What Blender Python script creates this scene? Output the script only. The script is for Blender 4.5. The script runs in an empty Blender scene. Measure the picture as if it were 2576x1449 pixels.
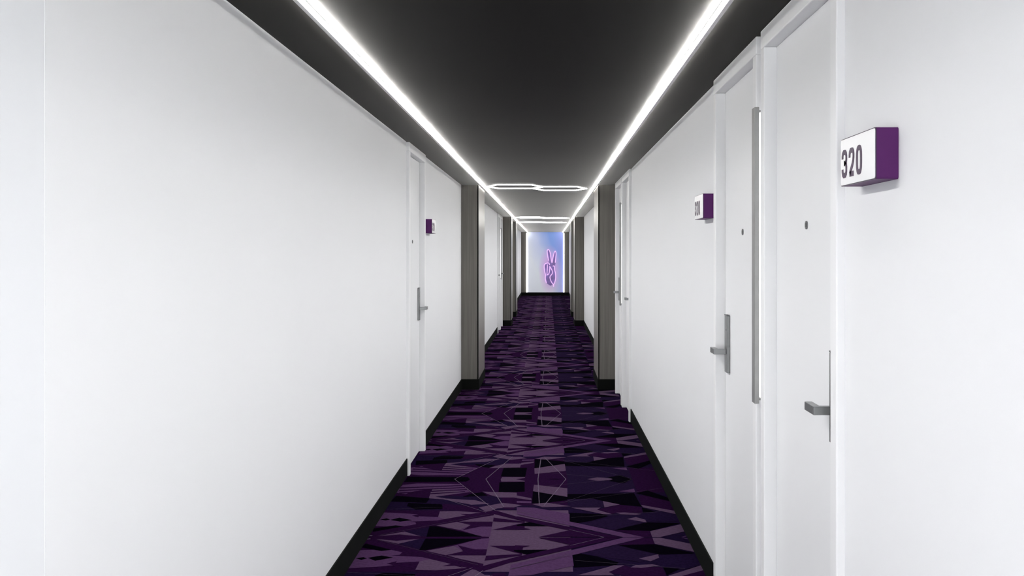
import bpy, bmesh, math
from mathutils import Vector, Matrix

# ------------------------------------------------------------------ scene
scene = bpy.context.scene
COL = scene.collection
scene.view_settings.view_transform = 'Standard'
scene.view_settings.look = 'None'
scene.view_settings.gamma = 1.0
scene.view_settings.use_curve_mapping = False
scene.view_settings.exposure = 0.0

# corridor measures (metres): eye at x=0, y=0; looking along +y
EYE = 1.60
CEIL = 2.40
WALL = {-1: 1.018, 1: 0.788}      # distance of the left / right wall plane
Y_NEAR, Y_END = -2.5, 38.90
SKIRT = 0.126

# ------------------------------------------------------------------ materials
def new_mat(name):
    m = bpy.data.materials.new(name); m.use_nodes = True
    nt = m.node_tree; nt.nodes.clear()
    out = nt.nodes.new('ShaderNodeOutputMaterial')
    return m, nt, out

def principled(name, col, rough=0.5, metal=0.0, spec=0.5, noise=None, bump=None, coat=0.0):
    m, nt, out = new_mat(name)
    b = nt.nodes.new('ShaderNodeBsdfPrincipled')
    b.inputs['Base Color'].default_value = (*col, 1)
    b.inputs['Roughness'].default_value = rough
    b.inputs['Metallic'].default_value = metal
    b.inputs['Specular IOR Level'].default_value = spec
    b.inputs['Coat Weight'].default_value = coat
    nt.links.new(b.outputs[0], out.inputs[0])
    tc = nt.nodes.new('ShaderNodeTexCoord')
    if noise:
        scale, amount = noise
        n = nt.nodes.new('ShaderNodeTexNoise'); n.inputs['Scale'].default_value = scale
        n.inputs['Detail'].default_value = 4
        nt.links.new(tc.outputs['Object'], n.inputs['Vector'])
        r = nt.nodes.new('ShaderNodeValToRGB')
        r.color_ramp.elements[0].position = 0.3; r.color_ramp.elements[1].position = 0.7
        r.color_ramp.elements[0].color = (*[c*(1-amount) for c in col], 1)
        r.color_ramp.elements[1].color = (*[min(1, c*(1+amount)) for c in col], 1)
        nt.links.new(n.outputs['Fac'], r.inputs['Fac'])
        nt.links.new(r.outputs['Color'], b.inputs['Base Color'])
    if bump:
        scale, strength = bump
        n = nt.nodes.new('ShaderNodeTexNoise'); n.inputs['Scale'].default_value = scale
        nt.links.new(tc.outputs['Object'], n.inputs['Vector'])
        bp = nt.nodes.new('ShaderNodeBump'); bp.inputs['Strength'].default_value = strength
        bp.inputs['Distance'].default_value = 0.002
        nt.links.new(n.outputs['Fac'], bp.inputs['Height'])
        nt.links.new(bp.outputs[0], b.inputs['Normal'])
    return m

def emitter(name, col, strength):
    m, nt, out = new_mat(name)
    e = nt.nodes.new('ShaderNodeEmission')
    e.inputs['Color'].default_value = (*col, 1); e.inputs['Strength'].default_value = strength
    nt.links.new(e.outputs[0], out.inputs[0])
    return m

def wood(name, dark, light, rough=0.45, spec=0.4):
    m, nt, out = new_mat(name)
    b = nt.nodes.new('ShaderNodeBsdfPrincipled')
    b.inputs['Roughness'].default_value = rough
    b.inputs['Specular IOR Level'].default_value = spec
    tc = nt.nodes.new('ShaderNodeTexCoord')
    mp = nt.nodes.new('ShaderNodeMapping'); mp.inputs['Scale'].default_value = (60, 60, 0.9)
    nt.links.new(tc.outputs['Object'], mp.inputs['Vector'])
    n = nt.nodes.new('ShaderNodeTexNoise'); n.inputs['Scale'].default_value = 1.0
    n.inputs['Detail'].default_value = 6; n.inputs['Roughness'].default_value = 0.65
    nt.links.new(mp.outputs[0], n.inputs['Vector'])
    r = nt.nodes.new('ShaderNodeValToRGB')
    r.color_ramp.elements[0].position = 0.3; r.color_ramp.elements[1].position = 0.7
    r.color_ramp.elements[0].color = (*dark, 1); r.color_ramp.elements[1].color = (*light, 1)
    nt.links.new(n.outputs['Fac'], r.inputs['Fac'])
    nt.links.new(r.outputs['Color'], b.inputs['Base Color'])
    nt.links.new(b.outputs[0], out.inputs[0])
    return m

def mural_print(name):
    """Printed artwork: blue sky in the upper right fading to pale grey, a pink bloom round the hand."""
    m, nt, out = new_mat(name)
    N = nt.nodes.new; L = nt.links.new
    b = N('ShaderNodeBsdfPrincipled'); b.inputs['Roughness'].default_value = 0.6
    b.inputs['Specular IOR Level'].default_value = 0.2
    tc = N('ShaderNodeTexCoord')
    sx = N('ShaderNodeSeparateXYZ'); L(tc.outputs['Generated'], sx.inputs[0])
    nz = N('ShaderNodeTexNoise'); nz.inputs['Scale'].default_value = 1.6
    L(tc.outputs['Generated'], nz.inputs['Vector'])
    def math_(op, a, c):
        n = N('ShaderNodeMath'); n.operation = op
        for i, v in enumerate((a, c)):
            if isinstance(v, (int, float)): n.inputs[i].default_value = v
            else: L(v, n.inputs[i])
        return n.outputs[0]
    x, z = sx.outputs[0], sx.outputs[2]
    f = math_('ADD', math_('MULTIPLY', x, 0.62), math_('MULTIPLY', z, 0.55))
    f = math_('ADD', f, math_('MULTIPLY', nz.outputs['Fac'], 0.25))
    r = N('ShaderNodeValToRGB'); L(f, r.inputs['Fac'])
    e = r.color_ramp.elements
    e[0].position = 0.50; e[0].color = (*MURAL[0], 1)
    e[1].position = 1.12 if False else 1.0; e[1].color = (*MURAL[2], 1)
    k = e.new(0.78); k.color = (*MURAL[1], 1)
    # lavender down the right side
    rl = N('ShaderNodeValToRGB'); L(x, rl.inputs['Fac'])
    rl.color_ramp.elements[0].position = 0.70; rl.color_ramp.elements[0].color = (0, 0, 0, 1)
    rl.color_ramp.elements[1].position = 0.95; rl.color_ramp.elements[1].color = (.55, .55, .55, 1)
    m1 = N('ShaderNodeMix'); m1.data_type = 'RGBA'
    L(rl.outputs['Color'], m1.inputs[0]); L(r.outputs['Color'], m1.inputs[6])
    m1.inputs[7].default_value = (*MURAL[3], 1)
    # pink bloom
    mp = N('ShaderNodeMapping'); mp.inputs['Location'].default_value = (-0.62*3.2, 0, -0.36*2.3)
    mp.inputs['Scale'].default_value = (3.2, 0, 2.3)
    L(tc.outputs['Generated'], mp.inputs['Vector'])
    g = N('ShaderNodeTexGradient'); g.gradient_type = 'SPHERICAL'; L(mp.outputs[0], g.inputs['Vector'])
    m2 = N('ShaderNodeMix'); m2.data_type = 'RGBA'
    L(math_('MULTIPLY', g.outputs['Fac'], 1.15), m2.inputs[0]); m2.clamp_factor = True
    L(m1.outputs[2], m2.inputs[6]); m2.inputs[7].default_value = (*MURAL[4], 1)
    L(m2.outputs[2], b.inputs['Base Color'])
    L(m2.outputs[2], b.inputs['Emission Color']); b.inputs['Emission Strength'].default_value = MURAL_GLOW  # print also emits its own colour, added to lift its brightness
    L(b.outputs[0], out.inputs[0])
    return m

def srgb(r, g, b):
    f = lambda c: ((c/255+0.055)/1.055)**2.4 if c > 10 else c/255/12.92
    return (f(r), f(g), f(b))

# tuning values -------------------------------------------------------------
L_FACET, L_UP, L_HEX, L_WALLTUBE, L_EDGE, WORLD = 36.0, 580.0, 10.0, 4.0, 4.6, 8.8
STRIP_W, STRIP_SPREAD, STRIP_AIM = 176.0, 112.0, 56.0
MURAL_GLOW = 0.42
MURAL = [srgb(212, 216, 224), srgb(186, 194, 222), srgb(128, 156, 218), srgb(150, 150, 215), srgb(205, 150, 215)]

WHITE = principled('white wall paint', (0.80, 0.808, 0.825), 0.55, spec=0.3, noise=(0.7, 0.012), bump=(180, 0.05))
WHITEB = principled('cool white wall paint', (0.775, 0.79, 0.815), 0.55, spec=0.3, noise=(0.7, 0.012), bump=(180, 0.05))
DOORW = principled('white door lacquer', (0.80, 0.808, 0.822), 0.42, spec=0.35, noise=(0.9, 0.01))
CASE = principled('white casing lacquer', (0.84, 0.845, 0.855), 0.4, spec=0.35, noise=(1.2, 0.01))
CEILM = principled('charcoal ceiling paint', (0.0095, 0.0091, 0.0084), 0.55, spec=0.03, noise=(2.0, 0.06))
_b = [n for n in CEILM.node_tree.nodes if n.type == 'BSDF_PRINCIPLED'][0]
_b.inputs['Sheen Weight'].default_value = 0.062; _b.inputs['Sheen Roughness'].default_value = 0.10
SKIRTM = principled('black skirting', (0.0068, 0.0076, 0.0072), 0.7, spec=0.03, noise=(6, 0.1))
WOOD = wood('grey brown veneer', (0.095, 0.089, 0.077), (0.165, 0.156, 0.139), 0.5)
WOODS = wood('polished pale veneer', (0.19, 0.179, 0.162), (0.28, 0.267, 0.247), 0.3, 0.6)
GAP = principled('black shadow gap', (0.006, 0.0055, 0.005), 0.7, spec=0.2, noise=(9, 0.1))
STEEL = principled('satin steel', (0.215, 0.22, 0.222), 0.34, metal=1.0, noise=(30, 0.05))
STEELD = principled('dark steel', (0.10, 0.102, 0.105), 0.35, metal=0.9, noise=(30, 0.06))
ALU = principled('grey aluminium', (0.26, 0.26, 0.257), 0.45, metal=0.6, noise=(20, 0.05))
PROFILE = principled('white light profile', (0.75, 0.75, 0.75), 0.5, noise=(12, 0.02))
PURPLE = principled('purple sign casing', (0.084, 0.0150, 0.106), 0.5, spec=0.15, noise=(14, 0.05))
PURPLED = principled('dark purple rim', (0.022, 0.010, 0.035), 0.4, noise=(14, 0.05))
FACE = principled('white sign face', (0.86, 0.865, 0.88), 0.25, spec=0.5, noise=(10, 0.006))
NUM = principled('dark purple number', (0.036, 0.011, 0.048), 0.45, noise=(20, 0.05))
GLOW = emitter('light strip diffuser', (1.0, 0.985, 0.955), L_FACET)
GLOWUP = emitter('light strip backlight', (1.0, 0.975, 0.94), L_UP)
GLOWHEX = emitter('hexagon diffuser', (1.0, 0.985, 0.96), L_HEX)
GLOWTUBE = emitter('wall light tube', (1.0, 0.995, 0.985), L_WALLTUBE)
GLOWEDGE = emitter('edge strip diffuser', (1.0, 0.99, 0.97), L_EDGE)
MURALM = mural_print('printed mural')
NEON = emitter('pink glowing hand line', (0.92, 0.60, 1.0), 1.0)
BACKING = principled('violet hand backing', srgb(172, 146, 222), 0.5, noise=(5, 0.22))
CARPETM = {}
for key, nm, c, a in (('N', 'navy', (.0070, .0034, .0160), .25), ('D', 'plum', (.0108, .0024, .0165), .25), ('E', 'indigo', (.0082, .0040, .0165), .25),
                      ('M', 'violet', (.046, .021, .058), .15), ('L', 'mauve', (.056, .033, .063), .15), ('K', 'black', (.0012, .0008, .0024), .3),
                      ('W', 'pale line', (.085, .066, .095), .3), ('T', 'faint line', (.045, .036, .05), .3)):
    CARPETM[key] = principled('carpet pile ' + nm, c, 0.95, spec=0.0, noise=(60, a), bump=(900, 0.25))
    _b = [n for n in CARPETM[key].node_tree.nodes if n.type == 'BSDF_PRINCIPLED'][0]
    _b.inputs['Sheen Weight'].default_value = 0.02; _b.inputs['Sheen Roughness'].default_value = 0.12

# ------------------------------------------------------------------ builders
def link(name, bm, mats, parent=None, smooth=False):
    me = bpy.data.meshes.new(name)
    bmesh.ops.recalc_face_normals(bm, faces=bm.faces[:])
    if parent is not None:
        bmesh.ops.translate(bm, verts=bm.verts[:], vec=-world_loc(parent))
    bm.to_mesh(me); bm.free()
    for m in (mats if isinstance(mats, (list, tuple)) else [mats]):
        me.materials.append(m)
    if smooth:
        for p in me.polygons: p.use_smooth = True
    o = bpy.data.objects.new(name, me); COL.objects.link(o)
    if parent is not None: o.parent = parent
    return o

def world_loc(o):
    v = Vector((0, 0, 0))
    while o is not None:
        v += o.location; o = o.parent
    return v

def tag(o, label, cat, group=None, kind=None):
    o['label'] = label; o['category'] = cat
    if group: o['group'] = group
    if kind: o['kind'] = kind
    return o

def thing(name, loc, label, cat, group=None, kind=None):
    o = bpy.data.objects.new(name, None); o.empty_display_size = 0.1
    COL.objects.link(o); o.location = loc
    return tag(o, label, cat, group, kind)

def box(bm, x0, x1, y0, y1, z0, z1, mi=0, bevel=0.0, seg=2):
    xs, ys, zs = sorted((x0, x1)), sorted((y0, y1)), sorted((z0, z1))
    v = [bm.verts.new((x, y, z)) for x in xs for y in ys for z in zs]
    fs = [bm.faces.new([v[i] for i in f]) for f in ((0, 1, 3, 2), (4, 6, 7, 5), (0, 4, 5, 1), (2, 3, 7, 6), (0, 2, 6, 4), (1, 5, 7, 3))]
    for f in fs: f.material_index = mi
    if bevel:
        edges = list({e for f in fs for e in f.edges})
        r = bmesh.ops.bevel(bm, geom=edges, offset=bevel, segments=seg, affect='EDGES', profile=0.5, clamp_overlap=True)
        for f in r['faces']: f.material_index = mi
    return v

def ubox(bm, side, u0, u1, y0, y1, z0, z1, mi=0, bevel=0.0, seg=2):
    """Box measured from a side wall: u grows from the wall plane into the corridor."""
    w = WALL[side]
    return box(bm, side*(w-u0), side*(w-u1), y0, y1, z0, z1, mi, bevel, seg)

def single(fn, *a, **k):
    bm = bmesh.new(); fn(bm, *a, **k); return bm

def cyl(bm, c, axis, r, h, n=24, mi=0):
    """Solid disc from c along axis ('x','y','z')."""
    d = {'x': Vector((1, 0, 0)), 'y': Vector((0, 1, 0)), 'z': Vector((0, 0, 1))}[axis]
    a = Vector((0, 0, 1)) if axis != 'z' else Vector((1, 0, 0)); b = d.cross(a)
    c = Vector(c); lo, hi = [], []
    for i in range(n):
        t = 2*math.pi*i/n; p = a*math.cos(t)*r + b*math.sin(t)*r
        lo.append(bm.verts.new(c+p)); hi.append(bm.verts.new(c+p+d*h))
    fs = [bm.faces.new(lo), bm.faces.new(hi)]
    for i in range(n): fs.append(bm.faces.new((lo[i], lo[(i+1) % n], hi[(i+1) % n], hi[i])))
    for f in fs: f.material_index = mi

def tube(bm, pts, r, n=8):
    pts = [Vector(p) for p in pts]; rings = []
    for i, p in enumerate(pts):
        d = (pts[min(i+1, len(pts)-1)] - pts[max(i-1, 0)]).normalized()
        a = d.cross(Vector((0, 1, 0)));
        if a.length < 1e-4: a = Vector((1, 0, 0))
        a.normalize(); b = d.cross(a).normalized()
        rings.append([bm.verts.new(p + a*math.cos(2*math.pi*k/n)*r + b*math.sin(2*math.pi*k/n)*r) for k in range(n)])
    for q, w in zip(rings, rings[1:]):
        for k in range(n): bm.faces.new((q[k], q[(k+1) % n], w[(k+1) % n], w[k]))
    bm.faces.new(rings[0]); bm.faces.new(rings[-1])

def smooth_path(pts, sub=5):
    out = []
    P = [pts[0]] + list(pts) + [pts[-1]]
    for i in range(1, len(P)-2):
        p0, p1, p2, p3 = [Vector(q) for q in P[i-1:i+3]]
        for s in range(sub):
            t = s/sub
            out.append(0.5*((2*p1) + (p2-p0)*t + (2*p0-5*p1+4*p2-p3)*t*t + (3*p1-p0-3*p2+p3)*t**3))
    out.append(Vector(pts[-1]))
    return out

# ------------------------------------------------------------------ carpet design, metres: (colour, [(x, v)...]); v folds about each lozenge row
CARPET=[
('N',[(-1.2,0),(0.95,0),(0.95,1.5),(-1.2,1.5)]),
('D',[(-1.2,0),(-0.333,0),(-0.333,0.62),(-1.2,0.62)]),
('L',[(-0.333,0),(0.125,0),(0.125,0.62),(-0.333,0.62)]),
('D',[(-1.2,1),(-0.3,1),(-0.3,1.5),(-1.2,1.5)]),
('D',[(-0.3,0.75),(0.125,0.75),(0.125,1.5),(-0.3,1.5)]),
('E',[(0.125,1),(0.595,1),(0.595,1.5),(0.125,1.5)]),
('D',[(0.595,1.1),(0.95,1.1),(0.95,1.5),(0.595,1.5)]),
('M',[(-1.003,1.327),(-0.909,1.369),(-0.607,1.354),(-0.52,1.111),(-0.78,0.957),(-1.026,1.098)]),
('D',[(-0.925,1.111),(-0.785,1.217),(-0.78,0.957),(-0.991,0.908)]),
('L',[(-0.784,1.204),(-0.734,1.196),(-0.55,1.111),(-0.777,0.957),(-0.786,1.085)]),
('K',[(-1.005,1.5),(-0.585,1.5),(-0.55,1.5),(-0.549,1.5),(-0.575,1.425),(-1.009,1.411)]),
('K',[(-1,1.008),(-0.771,0.933),(-0.781,0.811),(-1.017,0.847)]),
('L',[(-0.783,1.008),(-0.665,0.928),(-0.473,0.883),(-0.374,0.787),(-0.488,0.763),(-0.686,0.908),(-0.777,0.933)]),
('K',[(-0.896,0.811),(-0.679,0.775),(-0.655,0.659),(-0.827,0.636),(-0.892,0.693)]),
('N',[(-1.017,0.693),(-0.883,0.716),(-0.827,0.636),(-0.995,0.625)]),
('D',[(-0.674,0.787),(-0.439,0.716),(-0.437,0.613),(-0.659,0.636)]),
('K',[(-0.516,1.059),(-0.441,1.111),(-0.399,1.008),(-0.562,0.97)]),
('L',[(-0.442,1.124),(-0.156,1.085),(-0.153,0.945),(-0.325,0.957),(-0.388,1.033)]),
('D',[(-0.325,0.957),(-0.219,0.957),(-0.227,0.859),(-0.287,0.908)]),
('L',[(-0.437,0.693),(-0.289,0.811),(-0.166,0.751),(-0.216,0.693),(-0.317,0.67),(-0.379,0.569)]),
('D',[(-0.29,0.693),(-0.21,0.693),(-0.214,0.636),(-0.276,0.647)]),
('D',[(-0.556,1.5),(-0.453,1.5),(-0.341,1.5),(-0.323,1.313),(-0.433,1.383),(-0.534,1.383)]),
('L',[(-0.336,1.5),(-0.168,1.5),(-0.164,1.425),(-0.328,1.425)]),
('D',[(-0.23,1.5),(-0.168,1.5),(-0.165,1.454)]),
('K',[(-0.34,1.405),(-0.164,1.417),(-0.157,1.111),(-0.332,1.111)]),
('D',[(-1.016,1.244),(-0.536,1.327),(-0.534,1.304),(-1.012,1.212)]),
('D',[(-1.006,1.169),(-0.543,1.26),(-0.542,1.239),(-1.001,1.137)]),
('D',[(-0.995,1.095),(-0.551,1.196),(-0.549,1.174),(-0.99,1.064)]),
('D',[(-0.985,1.023),(-0.558,1.132),(-0.556,1.111),(-0.98,0.993)]),
('M',[(-1.031,0.569),(-0.859,0.536),(-0.795,0.514),(-0.83,0.481),(-0.661,0.449),(-0.579,0.385),(-0.833,0.344),(-0.733,0.319),(-0.855,0.232),(-1.009,0.242),(-1.028,0.303)]),
('L',[(-0.671,0.591),(-0.565,0.598),(-0.423,0.562),(-0.372,0.547),(-0.584,0.381),(-0.667,0.449)]),
('D',[(-0.543,0.531),(-0.476,0.525),(-0.423,0.562),(-0.489,0.481)]),
('K',[(-0.947,0.385),(-0.9,0.438),(-0.814,0.381),(-0.881,0.344)]),
('K',[(-1.01,0.392),(-0.974,0.423),(-0.948,0.394),(-0.972,0.373)]),
('D',[(-0.83,0.485),(-0.787,0.518),(-0.786,0.445)]),
('D',[(-0.787,0.518),(-0.676,0.584),(-0.67,0.449)]),
('D',[(-0.789,0.333),(-0.733,0.319),(-0.775,0.272)]),
('K',[(-1.017,0.192),(-0.896,0.262),(-0.826,0.232),(-1.004,0.115)]),
('D',[(-1.009,0.115),(-0.331,0.62),(-0.141,0.406),(-0.14,0.344),(-0.332,0.525),(-0.956,0.077),(-0.973,0.026),(-1.006,0.021)]),
('L',[(-0.964,0.03),(-0.824,0.124),(-0.719,0.026),(-0.843,0.065)]),
('N',[(-0.824,0.124),(-0.691,0.232),(-0.687,0.021),(-0.719,0.026)]),
('L',[(-0.657,0.258),(-0.542,0.34),(-0.456,0.266),(-0.516,0.163)]),
('M',[(-0.516,0.163),(-0.451,0.272),(-0.331,0.449),(-0.328,0.015),(-0.377,0.021)]),
('K',[(-0.695,0.242),(-0.655,0.242),(-0.503,0.128),(-0.372,0.022),(-0.687,0.019)]),
('D',[(-0.543,0.344),(-0.33,0.344),(-0.33,0.232),(-0.396,0.232),(-0.495,0.153),(-0.456,0.266)]),
('L',[(-0.461,0.406),(-0.333,0.492),(-0.33,0.344),(-0.532,0.344)]),
('D',[(-0.33,0.438),(-0.14,0.344),(-0.139,0.319),(-0.328,0.348)]),
('D',[(-0.321,0.163),(-0.139,0.323),(-0.136,0.163)]),
('L',[(-0.098,1.327),(0.13,1.217),(0.126,0.97),(-0.102,1.132)]),
('K',[(-0.102,1.132),(0.126,0.97),(0.124,0.878),(-0.01,0.811),(-0.103,0.792)]),
('D',[(-0.095,1.5),(0.136,1.5),(0.13,1.222),(-0.092,1.327)]),
('K',[(-0.018,1.5),(0.053,1.5),(0.123,1.5),(0.052,1.486)]),
('D',[(-0.21,1.111),(-0.102,1.124),(-0.104,0.908),(-0.207,0.995)]),
('L',[(-0.207,1.008),(-0.111,0.933),(-0.107,0.878),(-0.205,0.933)]),
('M',[(-0.203,0.859),(-0.109,0.847),(-0.108,0.799),(-0.201,0.811)]),
('L',[(-0.102,0.775),(-0.01,0.811),(0.144,0.716),(-0.033,0.693)]),
('M',[(-0.198,0.693),(-0.09,0.682),(0.131,0.525),(0.127,0.344),(-0.194,0.591)]),
('L',[(0.276,1.492),(0.35,1.445),(0.453,1.48),(0.455,1.5),(0.353,1.5)]),
('K',[(0.426,1.44),(0.455,1.5),(0.595,1.5),(0.522,1.369)]),
('M',[(0.474,1.124),(0.583,1.204),(0.582,1.106)]),
('K',[(0.127,1.046),(0.572,1.072),(0.588,0.712),(0.454,0.759),(0.3,0.908),(0.124,0.908)]),
('E',[(0.124,0.903),(0.295,0.92),(0.356,0.847),(0.354,0.693),(0.143,0.693)]),
('L',[(0.353,0.854),(0.456,0.763),(0.354,0.689)]),
('L',[(0.143,0.682),(0.33,0.682),(0.305,0.629),(0.391,0.518),(0.338,0.518),(0.209,0.629)]),
('D',[(0.305,0.634),(0.457,0.754),(0.586,0.693),(0.579,0.547),(0.418,0.547),(0.388,0.522)]),
('L',[(0.418,0.553),(0.474,0.562),(0.571,0.525),(0.536,0.501),(0.449,0.514)]),
('K',[(0.132,0.553),(0.349,0.514),(0.363,0.47),(0.254,0.36),(0.129,0.282)]),
('E',[(0.254,0.354),(0.478,0.466),(0.585,0.327),(0.381,0.153),(0.219,0.272)]),
('L',[(0.474,0.402),(0.531,0.449),(0.583,0.385),(0.585,0.323)]),
('K',[(0.585,0.327),(0.781,0.307),(0.588,0.14),(0.381,0.153),(0.449,0.218)]),
('K',[(0.584,1.072),(0.67,1.15),(0.79,0.933),(0.78,0.847),(0.628,1.021)]),
('D',[(0.594,0.983),(0.627,1.018),(0.785,0.84),(0.789,0.591),(0.591,0.744)]),
('L',[(0.589,0.751),(0.795,0.591),(0.793,0.509),(0.597,0.689)]),
('K',[(0.588,0.682),(0.665,0.58),(0.585,0.553)]),
('N',[(0.585,0.553),(0.699,0.584),(0.795,0.503),(0.797,0.344),(0.582,0.344)]),
('L',[(0.586,0.128),(0.795,0.292),(0.795,0.134),(0.631,0.008),(0.585,0.008)]),
('N',[(0.631,0.008),(0.793,0.115),(0.794,0.008)]),
('M',[(0.748,0.008),(0.788,0.039),(0.786,0.026),(0.761,0.008)]),
('D',[(0.381,0.153),(0.583,0.134),(0.586,0.011),(0.535,0.008)]),
('M',[(-0.194,0.584),(0.127,0.344),(0.539,0.004),(0.423,0.004),(-0.192,0.514)]),
('D',[(-0.191,0.47),(0.407,0.004),(0.308,0.004),(-0.188,0.39)]),
('K',[(-0.185,0.266),(-0.112,0.333),(-0.002,0.238),(-0.184,0.246)]),
('D',[(-0.184,0.238),(-0.098,0.167),(-0.181,0.159)]),
('D',[(-0.055,0.008),(0.126,0.153),(0.301,0.008)]),
('W',[(-0.0692,1.5),(-0.0532,0.7511),(-0.0588,0.7509),(-0.0748,1.5)]),
('W',[(-0.0297,0.7285),(0.1233,1.5),(0.1287,1.5),(-0.0243,0.7275)]),
('W',[(-0.4383,1.5),(-0.2753,0.6935),(-0.2807,0.6925),(-0.4437,1.5)]),
('W',[(-0.6597,1.5),(-0.3257,0.6079),(-0.3303,0.6061),(-0.6643,1.5)]),
('W',[(-0.992,1.5),(-0.573,1.5),(-0.573,1.5),(-0.992,1.5)]),
('T',[(0.1099,0.8358),(0.5869,1.4898),(0.5891,1.4882),(0.1121,0.8342)]),
('T',[(0.0293,0.7762),(0.7943,1.2322),(0.7957,1.2298),(0.0307,0.7738)]),
('T',[(0.1377,0.4374),(0.6927,0.5764),(0.6933,0.5736),(0.1383,0.4346)]),
('T',[(-0.0606,1.2593),(0.4534,1.4843),(0.4546,1.4817),(-0.0594,1.2567)]),
('W',[(-0.6736,0.9162),(-0.3826,0.5632),(-0.3854,0.5608),(-0.6764,0.9138)]),
('T',[(-0.1931,0.5921),(0.1279,0.3201),(0.1261,0.3179),(-0.1949,0.5899)]),
('W',[(0.1222,0.1644),(0.3142,0.0054),(0.3118,0.0026),(0.1198,0.1616)]),
('T',[(-1.0082,0.6372),(-0.6642,0.6942),(-0.6638,0.6918),(-1.0078,0.6348)]),
('W',[(-1.0137,0.0447),(-0.9917,0.0357),(-0.9963,0.0243),(-1.0183,0.0333)]),
('T',[(-0.9528,0.05),(-0.3598,0.515),(-0.3582,0.513),(-0.9512,0.048)]),
]

def build_floor():
    bm = bmesh.new()
    keys = list(CARPETM); idx = {k: i for i, k in enumerate(keys)}
    box(bm, -1.30, 1.07, Y_NEAR, Y_END+0.2, -0.12, 0.0, idx['N'])
    row, half = 5.81, 1.5
    for n in range(-8, 26):
        y0 = row + n*half                      # even n: a lozenge row; odd n: a hexagon row
        lo, hi = y0, y0+half
        if hi < Y_NEAR or lo > Y_END+0.1: continue
        for i, (c, pts) in enumerate(CARPET):
            z = 0.0004 + i*0.00003
            vs = []
            for x, v in pts:
                y = (lo+v) if n % 2 == 0 else (hi-v)
                vs.append(bm.verts.new((x, min(max(y, Y_NEAR), Y_END+0.1), z)))
            try:
                f = bm.faces.new(vs); f.material_index = idx[c]
            except ValueError:
                pass
    me = bpy.data.meshes.new('floor')
    bm.to_mesh(me); bm.free()
    for k in keys: me.materials.append(CARPETM[k])
    o = bpy.data.objects.new('floor', me); COL.objects.link(o)
    tag(o, 'purple and black geometric carpet running the length of the corridor', 'carpet', kind='structure')
build_floor()

tag(link('ceiling', single(box, -1.30, 1.07, Y_NEAR, Y_END+0.2, CEIL, CEIL+0.15), CEILM),
    'charcoal painted corridor ceiling between the white light strips', 'ceiling', kind='structure')

# ------------------------------------------------------------------ doors, walls, skirting
OPEN = 0.86; CW = 0.060; HEAD = 2.333; CASE_U = 0.023; LEAF_U = -0.022
#        name      side start  handle label
DOORS = [('door_1', 1, 2.805, 'near', 'white hotel door nearest the camera, beside the large purple room sign'),
         ('door_2', 1, 3.866, 'far', 'white hotel door on the right just beyond the near wall light'),
         ('door_3', -1, 7.480, 'far', 'single white door on the left wall before the first wood pillar'),
         ('door_4', 1, 9.850, 'near', 'white door on the right edge-on before the far wall light'),
         ('door_5', 1, 10.910, 'far', 'white door on the right tight against the first wood pillar'),
         ('door_6', -1, 20.660, 'near', 'distant white door on the left before the small dark wall light'),
         ('door_7', -1, 21.720, 'far', 'distant white door on the left against the second wood pillar')]

def build_door(name, side, s, latch, label):
    w = WALL[side]
    root = thing(name, (side*w, s+OPEN/2, 0), label, 'door', kind='structure')
    e = s+OPEN
    # casing: two jambs and a head as one frame (with a small rounded arris)
    bm = bmesh.new()
    ubox(bm, side, -0.10, CASE_U, s-CW, s, 0, HEAD, bevel=0.004)
    ubox(bm, side, -0.10, CASE_U, e, e+CW, 0, HEAD, bevel=0.004)
    ubox(bm, side, -0.10, CASE_U, s-CW, e+CW, HEAD, CEIL-0.001, bevel=0.004)
    link('casing', bm, CASE, root)
    leaf = link('door_leaf', single(ubox, side, -0.070, LEAF_U, s+0.001, e-0.001, 0.006, HEAD-0.001, bevel=0.002), DOORW, root)
    # peephole: ring and dark lens
    pc = (side*(w-LEAF_U), s+OPEN/2, 1.688)
    ph = link('peephole', single(cyl, pc, 'x', 0.013, -side*0.004), STEEL, root)
    link('lens', single(cyl, (pc[0]-side*0.004, pc[1], pc[2]), 'x', 0.007, -side*0.001), STEELD, ph)
    # lock plate and lever
    if latch == 'near': p0, p1 = s+0.059, s+0.119
    else: p0, p1 = e-0.126, e-0.066
    pm = (p0+p1)/2
    bm = single(ubox, side, LEAF_U, LEAF_U+0.015, p0, p1, 1.066, 1.321, bevel=0.0025)
    plate = link('lock_plate', bm, STEEL, root)
    zf = LEAF_U+0.015
    link('plate_cap', single(ubox, side, LEAF_U+0.002, zf+0.001, p0+0.001, p1-0.001, 1.3215, 1.325), STEELD, plate)
    link('card_reader', single(cyl, (side*(w-zf), p0+0.016, 1.257), 'x', 0.004, -side*0.0012), STEELD, plate)
    bm = bmesh.new()
    ubox(bm, side, zf, LEAF_U+0.070, pm-0.012, pm+0.010, 1.148, 1.172, bevel=0.0015)
    ubox(bm, side, LEAF_U+0.048, LEAF_U+0.070, pm+0.010, pm+0.092, 1.148, 1.172, bevel=0.0015)
    link('lever_handle', bm, STEEL, root)
for d in DOORS: build_door(*d)

def spans(side, lo, hi, extra=()):
    """Stretches of a side wall between door frames (and whatever else cuts in)."""
    cuts = sorted([(s-CW, s+OPEN+CW) for _, sd, s, *_ in DOORS if sd == side] + list(extra))
    out, a = [], lo
    for c0, c1 in cuts:
        if c1 <= a or c0 >= hi: continue
        if c0 > a: out.append((a, c0))
        a = c1
    if a < hi: out.append((a, hi))
    return out

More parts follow.
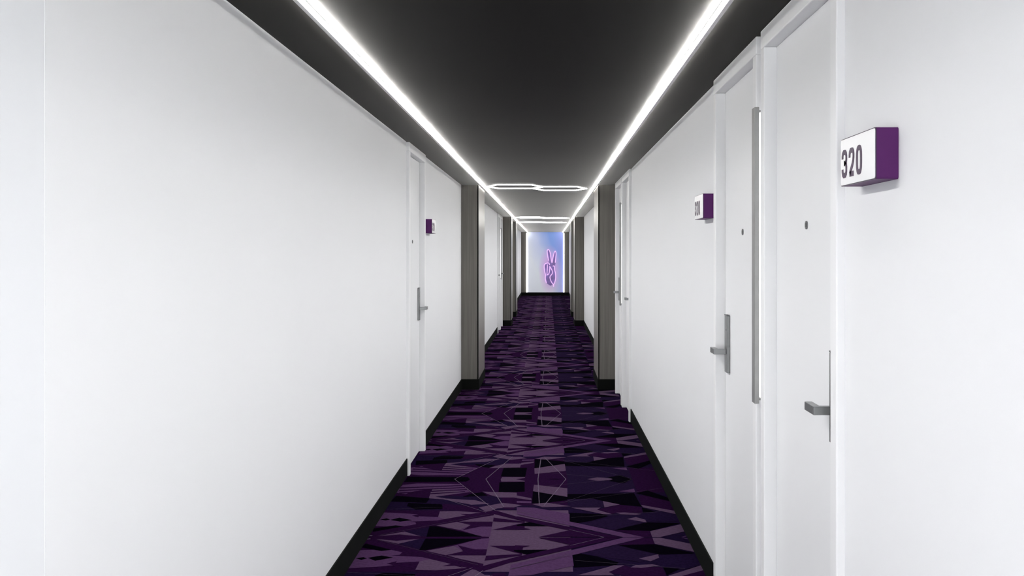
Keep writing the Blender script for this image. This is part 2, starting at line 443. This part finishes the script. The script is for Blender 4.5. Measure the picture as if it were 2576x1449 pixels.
STEP = 2.09          # the left wall's near stretch sits slightly back
for side, nm in ((-1, 'wall_left'), (1, 'wall_right')):
    bm = bmesh.new()
    for a, b in spans(side, STEP if side < 0 else Y_NEAR, Y_END):
        ubox(bm, side, -0.10, 0.0, a, b, 0, CEIL)
    ubox(bm, side, -0.16, -0.11, Y_NEAR, Y_END, 0, CEIL)
    tag(link(nm, bm, WHITE), 'smooth white %s corridor wall with doors let into it' % ('left' if side < 0 else 'right'), 'wall', kind='structure')

tag(link('wall_left', single(ubox, -1, -0.10, -0.0004, Y_NEAR, STEP, 0, CEIL), WHITEB), 'cooler white wall panel at the extreme left edge of the view', 'wall', kind='structure')

PILLARS = [(12.09, 13.27), (22.70, 23.80), (26.00, 27.35)]
for side, nm in ((-1, 'baseboard_left'), (1, 'baseboard_right')):
    for a, b in spans(side, STEP if side < 0 else Y_NEAR, Y_END, [(p0-0.001, p1+0.001) for p0, p1 in PILLARS]):
        if b-a < 0.015: continue
        tag(link(nm, single(ubox, side, 0.0, 0.008, a+0.0005, b-0.0005, 0.004, SKIRT, bevel=0.0015), SKIRTM),
            'low black skirting board along the foot of the %s white wall' % ('left' if side < 0 else 'right'), 'baseboard',
            'skirting of the %s wall' % ('left' if side < 0 else 'right'), 'structure')
tag(link('baseboard_left', single(ubox, -1, -0.0004, 0.008, Y_NEAR, STEP-0.001, 0.004, SKIRT), SKIRTM),
    'low black skirting board along the foot of the left white wall', 'baseboard', 'skirting of the left wall', 'structure')

# end wall
bm = single(box, -1.018, 0.788, Y_END, Y_END+0.15, 0, CEIL)
tag(link('wall_back', bm, WOOD), 'grey brown end wall closing the far end of the corridor', 'wall', kind='structure')
tag(link('baseboard_back', single(box, -1.008, 0.778, Y_END-0.035, Y_END-0.0005, 0.004, SKIRT), SKIRTM),
    'black skirting under the pale mural on the end wall', 'baseboard', kind='structure')

# ------------------------------------------------------------------ wood pillars
ORD = ['nearest', 'second', 'farthest']
PDESC = {(-1, 0): 'large grey brown wood pillar just past the single left door',
         (1, 0): 'large grey brown wood pillar behind the far pair of right doors',
         (-1, 1): 'middle wood pillar on the left behind the pair of distant doors',
         (1, 1): 'middle wood pillar on the right beyond the short white wall',
         (-1, 2): 'small farthest wood pillar on the left, close behind the middle one',
         (1, 2): 'small farthest wood pillar on the right, close behind the middle one'}
for side in (-1, 1):
    for i, (p0, p1) in enumerate(PILLARS):
        root = thing('wood_pillar', (side*(WALL[side]-0.10), p0, 0), PDESC[(side, i)], 'pillar', 'wood pillars along the corridor', 'thing')
        top = CEIL-0.001
        U = 0.203
        link('pillar_core', single(ubox, side, 0.001, 0.185, p0+0.022, p1-0.022, 0.004, top), GAP, root)
        link('front_panel', single(ubox, side, 0.001, 0.187, p0, p0+0.020, SKIRT, top, bevel=0.001), WOOD, root)
        link('rear_panel', single(ubox, side, 0.001, 0.187, p1-0.020, p1, SKIRT, top, bevel=0.001), WOOD, root)
        link('side_panel', single(ubox, side, 0.186, U, p0+0.020, p1-0.020, SKIRT, top, bevel=0.001), WOODS, root)
        link('corner_trim', single(ubox, side, 0.188, U-0.001, p0+0.003, p0+0.019, SKIRT, top), GAP, root)
        link('corner_trim', single(ubox, side, 0.188, U-0.001, p1-0.019, p1-0.003, SKIRT, top), GAP, root)
        link('plinth', single(ubox, side, 0.001, U+0.006, p0-0.004, p1+0.004, 0.004, SKIRT-0.001, bevel=0.001), SKIRTM, root)

# ------------------------------------------------------------------ ceiling light strips
def strip_light(x, side, label):
    """Slim suspended profile: a stem holds it below the ceiling; the main diffuser is tilted
    across the corridor, a thinner emitter is added on top to make the ceiling halo."""
    c = -side                                     # +x direction towards the corridor's middle
    y0, y1 = Y_NEAR, Y_END-0.06
    root = thing('ceiling_strip_light', (x, (y0+y1)/2, CEIL), label, 'light', 'long ceiling light strips', 'thing')
    z = CEIL
    def prism(sec, mi=0, step=1.0):
        bm = bmesh.new(); n = max(1, round((y1-y0)/step)); rings = []
        for i in range(n+1):
            y = y0+(y1-y0)*i/n
            rings.append([bm.verts.new((x+c*a, y, z+b)) for a, b in sec])
        m = len(sec)
        for q, w in zip(rings, rings[1:]):
            for k in range(m): bm.faces.new((q[k], q[(k+1) % m], w[(k+1) % m], w[k]))
        bm.faces.new(rings[0]); bm.faces.new(rings[-1])
        return bm
    link('mounting_stem', prism([(-0.002, -0.0005), (0.002, -0.0005), (0.002, -GAPZ+0.001), (-0.002, -GAPZ+0.001)], step=50), PROFILE, root)
    link('housing', prism([(-0.0125, -GAPZ), (0.0125, -GAPZ), (0.0125, -GAPZ-0.003), (-0.0125, -GAPZ-0.012)], step=50), PROFILE, root)
    # diffuser: only the face turned towards the corridor glows, its back is opaque
    bm = prism([(0.0128, -GAPZ-0.0033), (0.0132, -GAPZ-0.004), (0.004, -GAPZ-0.017), (-0.0128, -GAPZ-0.0145), (-0.0128, -GAPZ-0.0125)])
    bmesh.ops.recalc_face_normals(bm, faces=bm.faces[:])
    for f in bm.faces: f.material_index = 0 if (f.normal.x*c > 0.5 and abs(f.normal.y) < 0.1) else 1
    link('diffuser', bm, [GLOW, PROFILE], root)
    for k in (-1, 1):  # added upward emitters that make the halo on the ceiling
        bm = prism([(k*0.003, -GAPZ+0.0005), (k*0.0115, -GAPZ+0.0005), (k*0.0115, -GAPZ+0.004), (k*0.003, -GAPZ+0.004)])
        bmesh.ops.recalc_face_normals(bm, faces=bm.faces[:])
        for f in bm.faces: f.material_index = 0 if f.normal.z > 0.5 else 1
        link('halo_fill', bm, [GLOWUP, PROFILE], root)
    # added wall fill: a long narrow lamp lying on the diffuser, aimed across and down
    la = bpy.data.lights.new('strip_wall_fill', 'AREA'); la.shape = 'RECTANGLE'
    la.size = y1-y0-1.2; la.size_y = 0.006; la.energy = STRIP_W; la.spread = math.radians(STRIP_SPREAD); la.color = (1.0, 0.99, 0.98)
    lo = bpy.data.objects.new('strip_wall_fill', la); COL.objects.link(lo); lo.parent = root
    a = math.radians(STRIP_AIM)
    zx = Vector((-c*math.cos(a), 0, math.sin(a))); xx = Vector((0, 1, 0)); yy = zx.cross(xx)
    lo.matrix_local = Matrix(((xx.x, yy.x, zx.x, c*0.011), (xx.y, yy.y, zx.y, -0.6), (xx.z, yy.z, zx.z, -GAPZ-0.0165), (0, 0, 0, 1)))
GAPZ = 0.015
strip_light(-0.765, -1, 'long white ceiling light strip on the left side of the corridor')
strip_light(0.553, 1, 'long white ceiling light strip on the right side of the corridor')

# hexagon lights
def hexagon_ring(bm, cx, cy, ax, fx, hy, w, z0, z1):
    outer = [(-ax, 0), (-fx, -hy), (fx, -hy), (ax, 0), (fx, hy), (-fx, hy)]
    k = 1-w/hy
    kx = 1-w/ax*1.15
    inner = [(a*kx, b*k) for a, b in outer]
    o0 = [bm.verts.new((cx+a, cy+b, z0)) for a, b in outer]; o1 = [bm.verts.new((cx+a, cy+b, z1)) for a, b in outer]
    i0 = [bm.verts.new((cx+a, cy+b, z0)) for a, b in inner]; i1 = [bm.verts.new((cx+a, cy+b, z1)) for a, b in inner]
    for n in range(6):
        m = (n+1) % 6
        bm.faces.new((o0[n], o0[m], i0[m], i0[n])); bm.faces.new((o1[n], o1[m], i1[m], i1[n]))
        bm.faces.new((o0[n], o0[m], o1[m], o1[n])); bm.faces.new((i0[n], i0[m], i1[m], i1[n]))

for yc, label in ((12.31, 'nearest hexagon ceiling light, between the two large wood pillars'),
                  (22.90, 'middle hexagon ceiling light, a thin bright bar across the ceiling'),
                  (26.35, 'farthest hexagon ceiling light, the last bright bar before the mural')):
    root = thing('hexagon_ceiling_light', (-0.125, yc+0.18, CEIL), label, 'light', 'hexagon ceiling lights', 'thing')
    for cx, cy in ((-0.395, yc), (0.145, yc+0.36)):
        link('light_ring', single(hexagon_ring, cx, cy, 0.335, 0.205, 0.36, 0.020, CEIL-0.013, CEIL-0.004), GLOWHEX, root)
        link('ring_base', single(hexagon_ring, cx, cy, 0.329, 0.202, 0.354, 0.009, CEIL-0.004, CEIL-0.0005), PROFILE, root)

# wall lights between paired doors
def wall_light(side, s, label):
    w = WALL[side]
    a, b = s+OPEN+CW+0.008, s+OPEN+CW+0.068
    root = thing('wall_lamp', (side*w, (a+b)/2, 1.055), label, 'light', 'bar wall lights between paired doors', 'thing')
    link('front_bar', single(ubox, side, 0.0242, 0.0412, a+0.006, b-0.002, 1.055, 2.129, bevel=0.0015), ALU, root)
    for zz in (1.066, 2.112):
        link('bracket', single(ubox, side, 0.0005, 0.0242, a+0.020, b-0.020, zz, zz+0.008), ALU, root)
    bm = bmesh.new()
    ubox(bm, side, 0.004, 0.0239, a+0.012, b-0.012, 1.078, 2.110, bevel=0.006, seg=3)
    link('light_tube', bm, GLOWTUBE, root)
wall_light(1, 2.805, 'glowing vertical bar light between the two nearest right doors')
wall_light(1, 9.850, 'thin dark-backed bar light between the far pair of right doors')
wall_light(-1, 20.660, 'tiny dark bar light between the distant pair of left doors')

# ------------------------------------------------------------------ room signs
def digit_paths(ch):
    if ch == '0':
        p = []
        for i in range(33):
            t = 2*math.pi*i/32
            c, s_ = math.cos(t), math.sin(t)
            p.append((0.5+0.5*math.copysign(abs(c)**0.62, c), 0.5+0.5*math.copysign(abs(s_)**0.62, s_)))
        return [p]
    if ch == '2':
        return [[(0, .70), (0, .80), (.06, .92), (.22, .99), (.5, 1.0), (.78, .99), (.94, .92), (1, .80), (1, .70), (.93, .55), (.72, .38), (.36, .18), (.08, .02), (.04, 0)],
                [(.02, 0), (1.0, 0)]]
    return [[(0, .72), (0, .82), (.08, .94), (.28, 1.0), (.5, 1.0), (.75, .99), (.93, .92), (1, .82), (1, .68), (.92, .57), (.70, .525), (.42, .52)],
            [(.42, .52), (.72, .515), (.93, .46), (1, .34), (1, .18), (.93, .08), (.75, .01), (.5, 0), (.28, 0), (.08, .06), (0, .18), (0, .28)]]

def ribbon(bm, pts, wdt, to3, t0, t1):
    P = [Vector((a, b)) for a, b in pts]; L, R = [], []
    closed = (P[0]-P[-1]).length < 1e-6
    n = len(P)
    for i in range(n):
        a = P[i-1] if i > 0 else (P[-2] if closed else P[i])
        b = P[i+1] if i < n-1 else (P[1] if closed else P[i])
        d = (b-a).normalized(); nn = Vector((-d.y, d.x))*wdt/2
        L.append(P[i]+nn); R.append(P[i]-nn)
    vs = [[bm.verts.new(to3(q.x, q.y, t)) for q in (L[i], R[i]) for t in (t0, t1)] for i in range(n)]
    for a, b in zip(vs, vs[1:]):
        bm.faces.new((a[0], b[0], b[2], a[2])); bm.faces.new((a[1], b[1], b[3], a[3]))
        bm.faces.new((a[0], b[0], b[1], a[1])); bm.faces.new((a[2], b[2], b[3], a[3]))
    if not closed:
        bm.faces.new((vs[0][0], vs[0][1], vs[0][3], vs[0][2])); bm.faces.new((vs[-1][0], vs[-1][1], vs[-1][3], vs[-1][2]))

def room_sign(side, y0, label):
    ln, zb, zt, dep = 0.274, 1.767, 1.884, 0.052
    y1 = y0+ln; w = WALL[side]
    root = thing('room_sign', (side*w, (y0+y1)/2, zb), label, 'sign', 'room number signs', 'thing')
    # casing: rounded at the four corners of its outline
    def rounded(bm, u0, u1, inset, rad):
        pts = []
        for cy, cz, a0 in ((y1-inset-rad, zt-inset-rad, 0), (y0+inset+rad, zt-inset-rad, 90), (y0+inset+rad, zb+inset+rad, 180), (y1-inset-rad, zb+inset+rad, 270)):
            for k in range(7):
                t = math.radians(a0+15*k); pts.append((cy+rad*math.cos(t), cz+rad*math.sin(t)))
        lo = [bm.verts.new((side*(w-u0), a, b)) for a, b in pts]; hi = [bm.verts.new((side*(w-u1), a, b)) for a, b in pts]
        bm.faces.new(lo); bm.faces.new(hi); n = len(pts)
        for i in range(n): bm.faces.new((lo[i], lo[(i+1) % n], hi[(i+1) % n], hi[i]))
    link('sign_case', single(rounded, 0.0005, dep-0.002, 0.0, 0.006), PURPLE, root)
    link('sign_rim', single(rounded, dep-0.002, dep, 0.0, 0.006), PURPLED, root)
    face = link('face_panel', single(rounded, dep, dep+0.0012, 0.0022, 0.006), FACE, root)
    # number: reads away from the left end of the face as seen from the corridor
    st = 0.0128; gw, gh = 0.045, 0.070
    zl = 1.786
    for k, ch in enumerate('320'):
        t0 = 0.0125 + k*0.0600
        bm = bmesh.new()
        def to3(a, b, t):
            y = (y1-a) if side > 0 else (y0+a)
            return (side*(w-t), y, b)
        for p in digit_paths(ch):
            q = [(t0+st/2+a*(gw-st), zl+st/2+b*(gh-st)) for a, b in p]
            ribbon(bm, q, st, to3, dep+0.0012, dep+0.0022)
        link('digit', bm, NUM, face)
room_sign(1, 2.323, 'large purple and white sign reading 320 beside the nearest right door')
room_sign(1, 4.910, 'smaller purple and white sign reading 320 past the second right door')
room_sign(-1, 8.590, 'small dark purple sign on the left wall past the single door')

# ------------------------------------------------------------------ mural, raised hand picture, edge strips
YM = Y_END-0.02
def at(px, py, y):
    """Point at depth y from measurements of the mural artwork."""
    cx, cy = 1350+px/11.587, 610+py/11.587
    return Vector(((cx-1379)*y/2600, y, EYE-(cy-637)*y/2600))
mural = link('wall_mural', single(box, -0.800, 0.582, YM, Y_END-0.0005, SKIRT+0.004, CEIL-0.004), MURALM)
tag(mural, 'tall pale blue and lavender mural panel on the end wall', 'mural')
hand = thing('mural_hand', tuple(at(400, 1290, YM-0.03)), 'printed pink neon hand making a victory sign, built as glowing tubes on the pale blue mural', 'mural picture', None, 'thing')  # the mural's printed hand, built as added glowing tubes
outline = [(305, 235), (345, 200), (390, 262), (415, 420), (446, 580), (478, 430), (505, 290), (545, 245), (572, 330), (556, 480), (545, 640), (520, 700),
           (535, 800), (555, 900), (552, 1060), (535, 1150), (500, 1240), (470, 1225), (400, 1262), (300, 1195), (262, 1060), (250, 940), (226, 800), (222, 650), (300, 600), (352, 575), (330, 420)]
bm = bmesh.new(); yb = YM-0.008
fr = [bm.verts.new(at(a, b, YM-0.010)) for a, b in outline]; bk = [bm.verts.new(at(a, b, YM-0.0005)) for a, b in outline]
bm.faces.new(fr); bm.faces.new(bk)
for i in range(len(fr)): bm.faces.new((fr[i], fr[(i+1) % len(fr)], bk[(i+1) % len(fr)], bk[i]))
link('backing_panel', bm, BACKING, hand)
TUBES = [('finger_tube', [(350, 530), (325, 400), (308, 250), (340, 205), (385, 270), (410, 420), (440, 590)]),
         ('finger_tube', [(452, 590), (480, 430), (510, 300), (545, 250), (566, 330), (552, 480), (540, 590)]),
         ('knuckle_tube', [(375, 660), (350, 600), (232, 640), (228, 800), (262, 945)]),
         ('knuckle_tube', [(315, 640), (310, 780), (300, 930)]),
         ('knuckle_tube', [(385, 700), (372, 850), (345, 925), (290, 950)]),
         ('thumb_tube', [(375, 690), (430, 775), (462, 860), (445, 925), (395, 985), (392, 1050), (430, 1150), (490, 1235), (492, 1290)]),
         ('palm_tube', [(470, 690), (512, 690), (522, 800), (548, 900), (550, 1050), (530, 1150), (495, 1225)]),
         ('wrist_tube', [(262, 945), (256, 1060), (285, 1180)])]
for nm, p in TUBES:
    link(nm, single(tube, smooth_path([at(a, b, YM-0.022) for a, b in p]), 0.0145), NEON, hand, smooth=True)

for x, label in ((-0.806, 'vertical white light strip down the left edge of the mural'), (0.588, 'vertical white light strip down the right edge of the mural')):
    root = thing('edge_strip_light', (x, YM, SKIRT), label, 'light', 'vertical light strips beside the mural', 'thing')
    link('housing', single(box, x-0.006, x+0.006, YM, Y_END-0.0005, SKIRT+0.004, CEIL-0.004), PROFILE, root)
    bm = bmesh.new(); n = 8; z0, z1 = SKIRT+0.006, CEIL-0.045
    for k in range(n): box(bm, x-0.022, x+0.022, YM-0.022, YM-0.0005, z0+(z1-z0)*k/n, z0+(z1-z0)*(k+1)/n)
    link('diffuser', bm, GLOWEDGE, root)

# ------------------------------------------------------------------ fill light from the open rear end, camera
wd = bpy.data.worlds.new('rear fill light'); scene.world = wd; wd.use_nodes = True
bg = wd.node_tree.nodes.get('Background')
# added bias: stronger from the right (+x) to brighten the left wall
nt = wd.node_tree; tc = nt.nodes.new('ShaderNodeTexCoord'); sp = nt.nodes.new('ShaderNodeSeparateXYZ')
mr = nt.nodes.new('ShaderNodeMapRange'); mr.inputs['From Min'].default_value = -0.4; mr.inputs['From Max'].default_value = 0.35
mr.inputs['To Min'].default_value = WORLD*0.10; mr.inputs['To Max'].default_value = WORLD*2.0
nt.links.new(tc.outputs['Generated'], sp.inputs[0]); nt.links.new(sp.outputs[0], mr.inputs['Value'])
nt.links.new(mr.outputs[0], bg.inputs['Strength'])
bg.inputs['Color'].default_value = (0.97, 0.985, 1.0, 1)

cam = bpy.data.cameras.new('camera'); co = bpy.data.objects.new('camera', cam); COL.objects.link(co)
co.location = (0, 0, EYE); co.rotation_euler = (math.radians(90), 0, 0)
cam.sensor_fit = 'HORIZONTAL'; cam.sensor_width = 36.0; cam.lens = 36.0*2600/2576
cam.shift_x = -(1379-1288)/2576; cam.shift_y = -(724.5-637)/2576
cam.clip_start = 0.05; cam.clip_end = 200
scene.camera = co
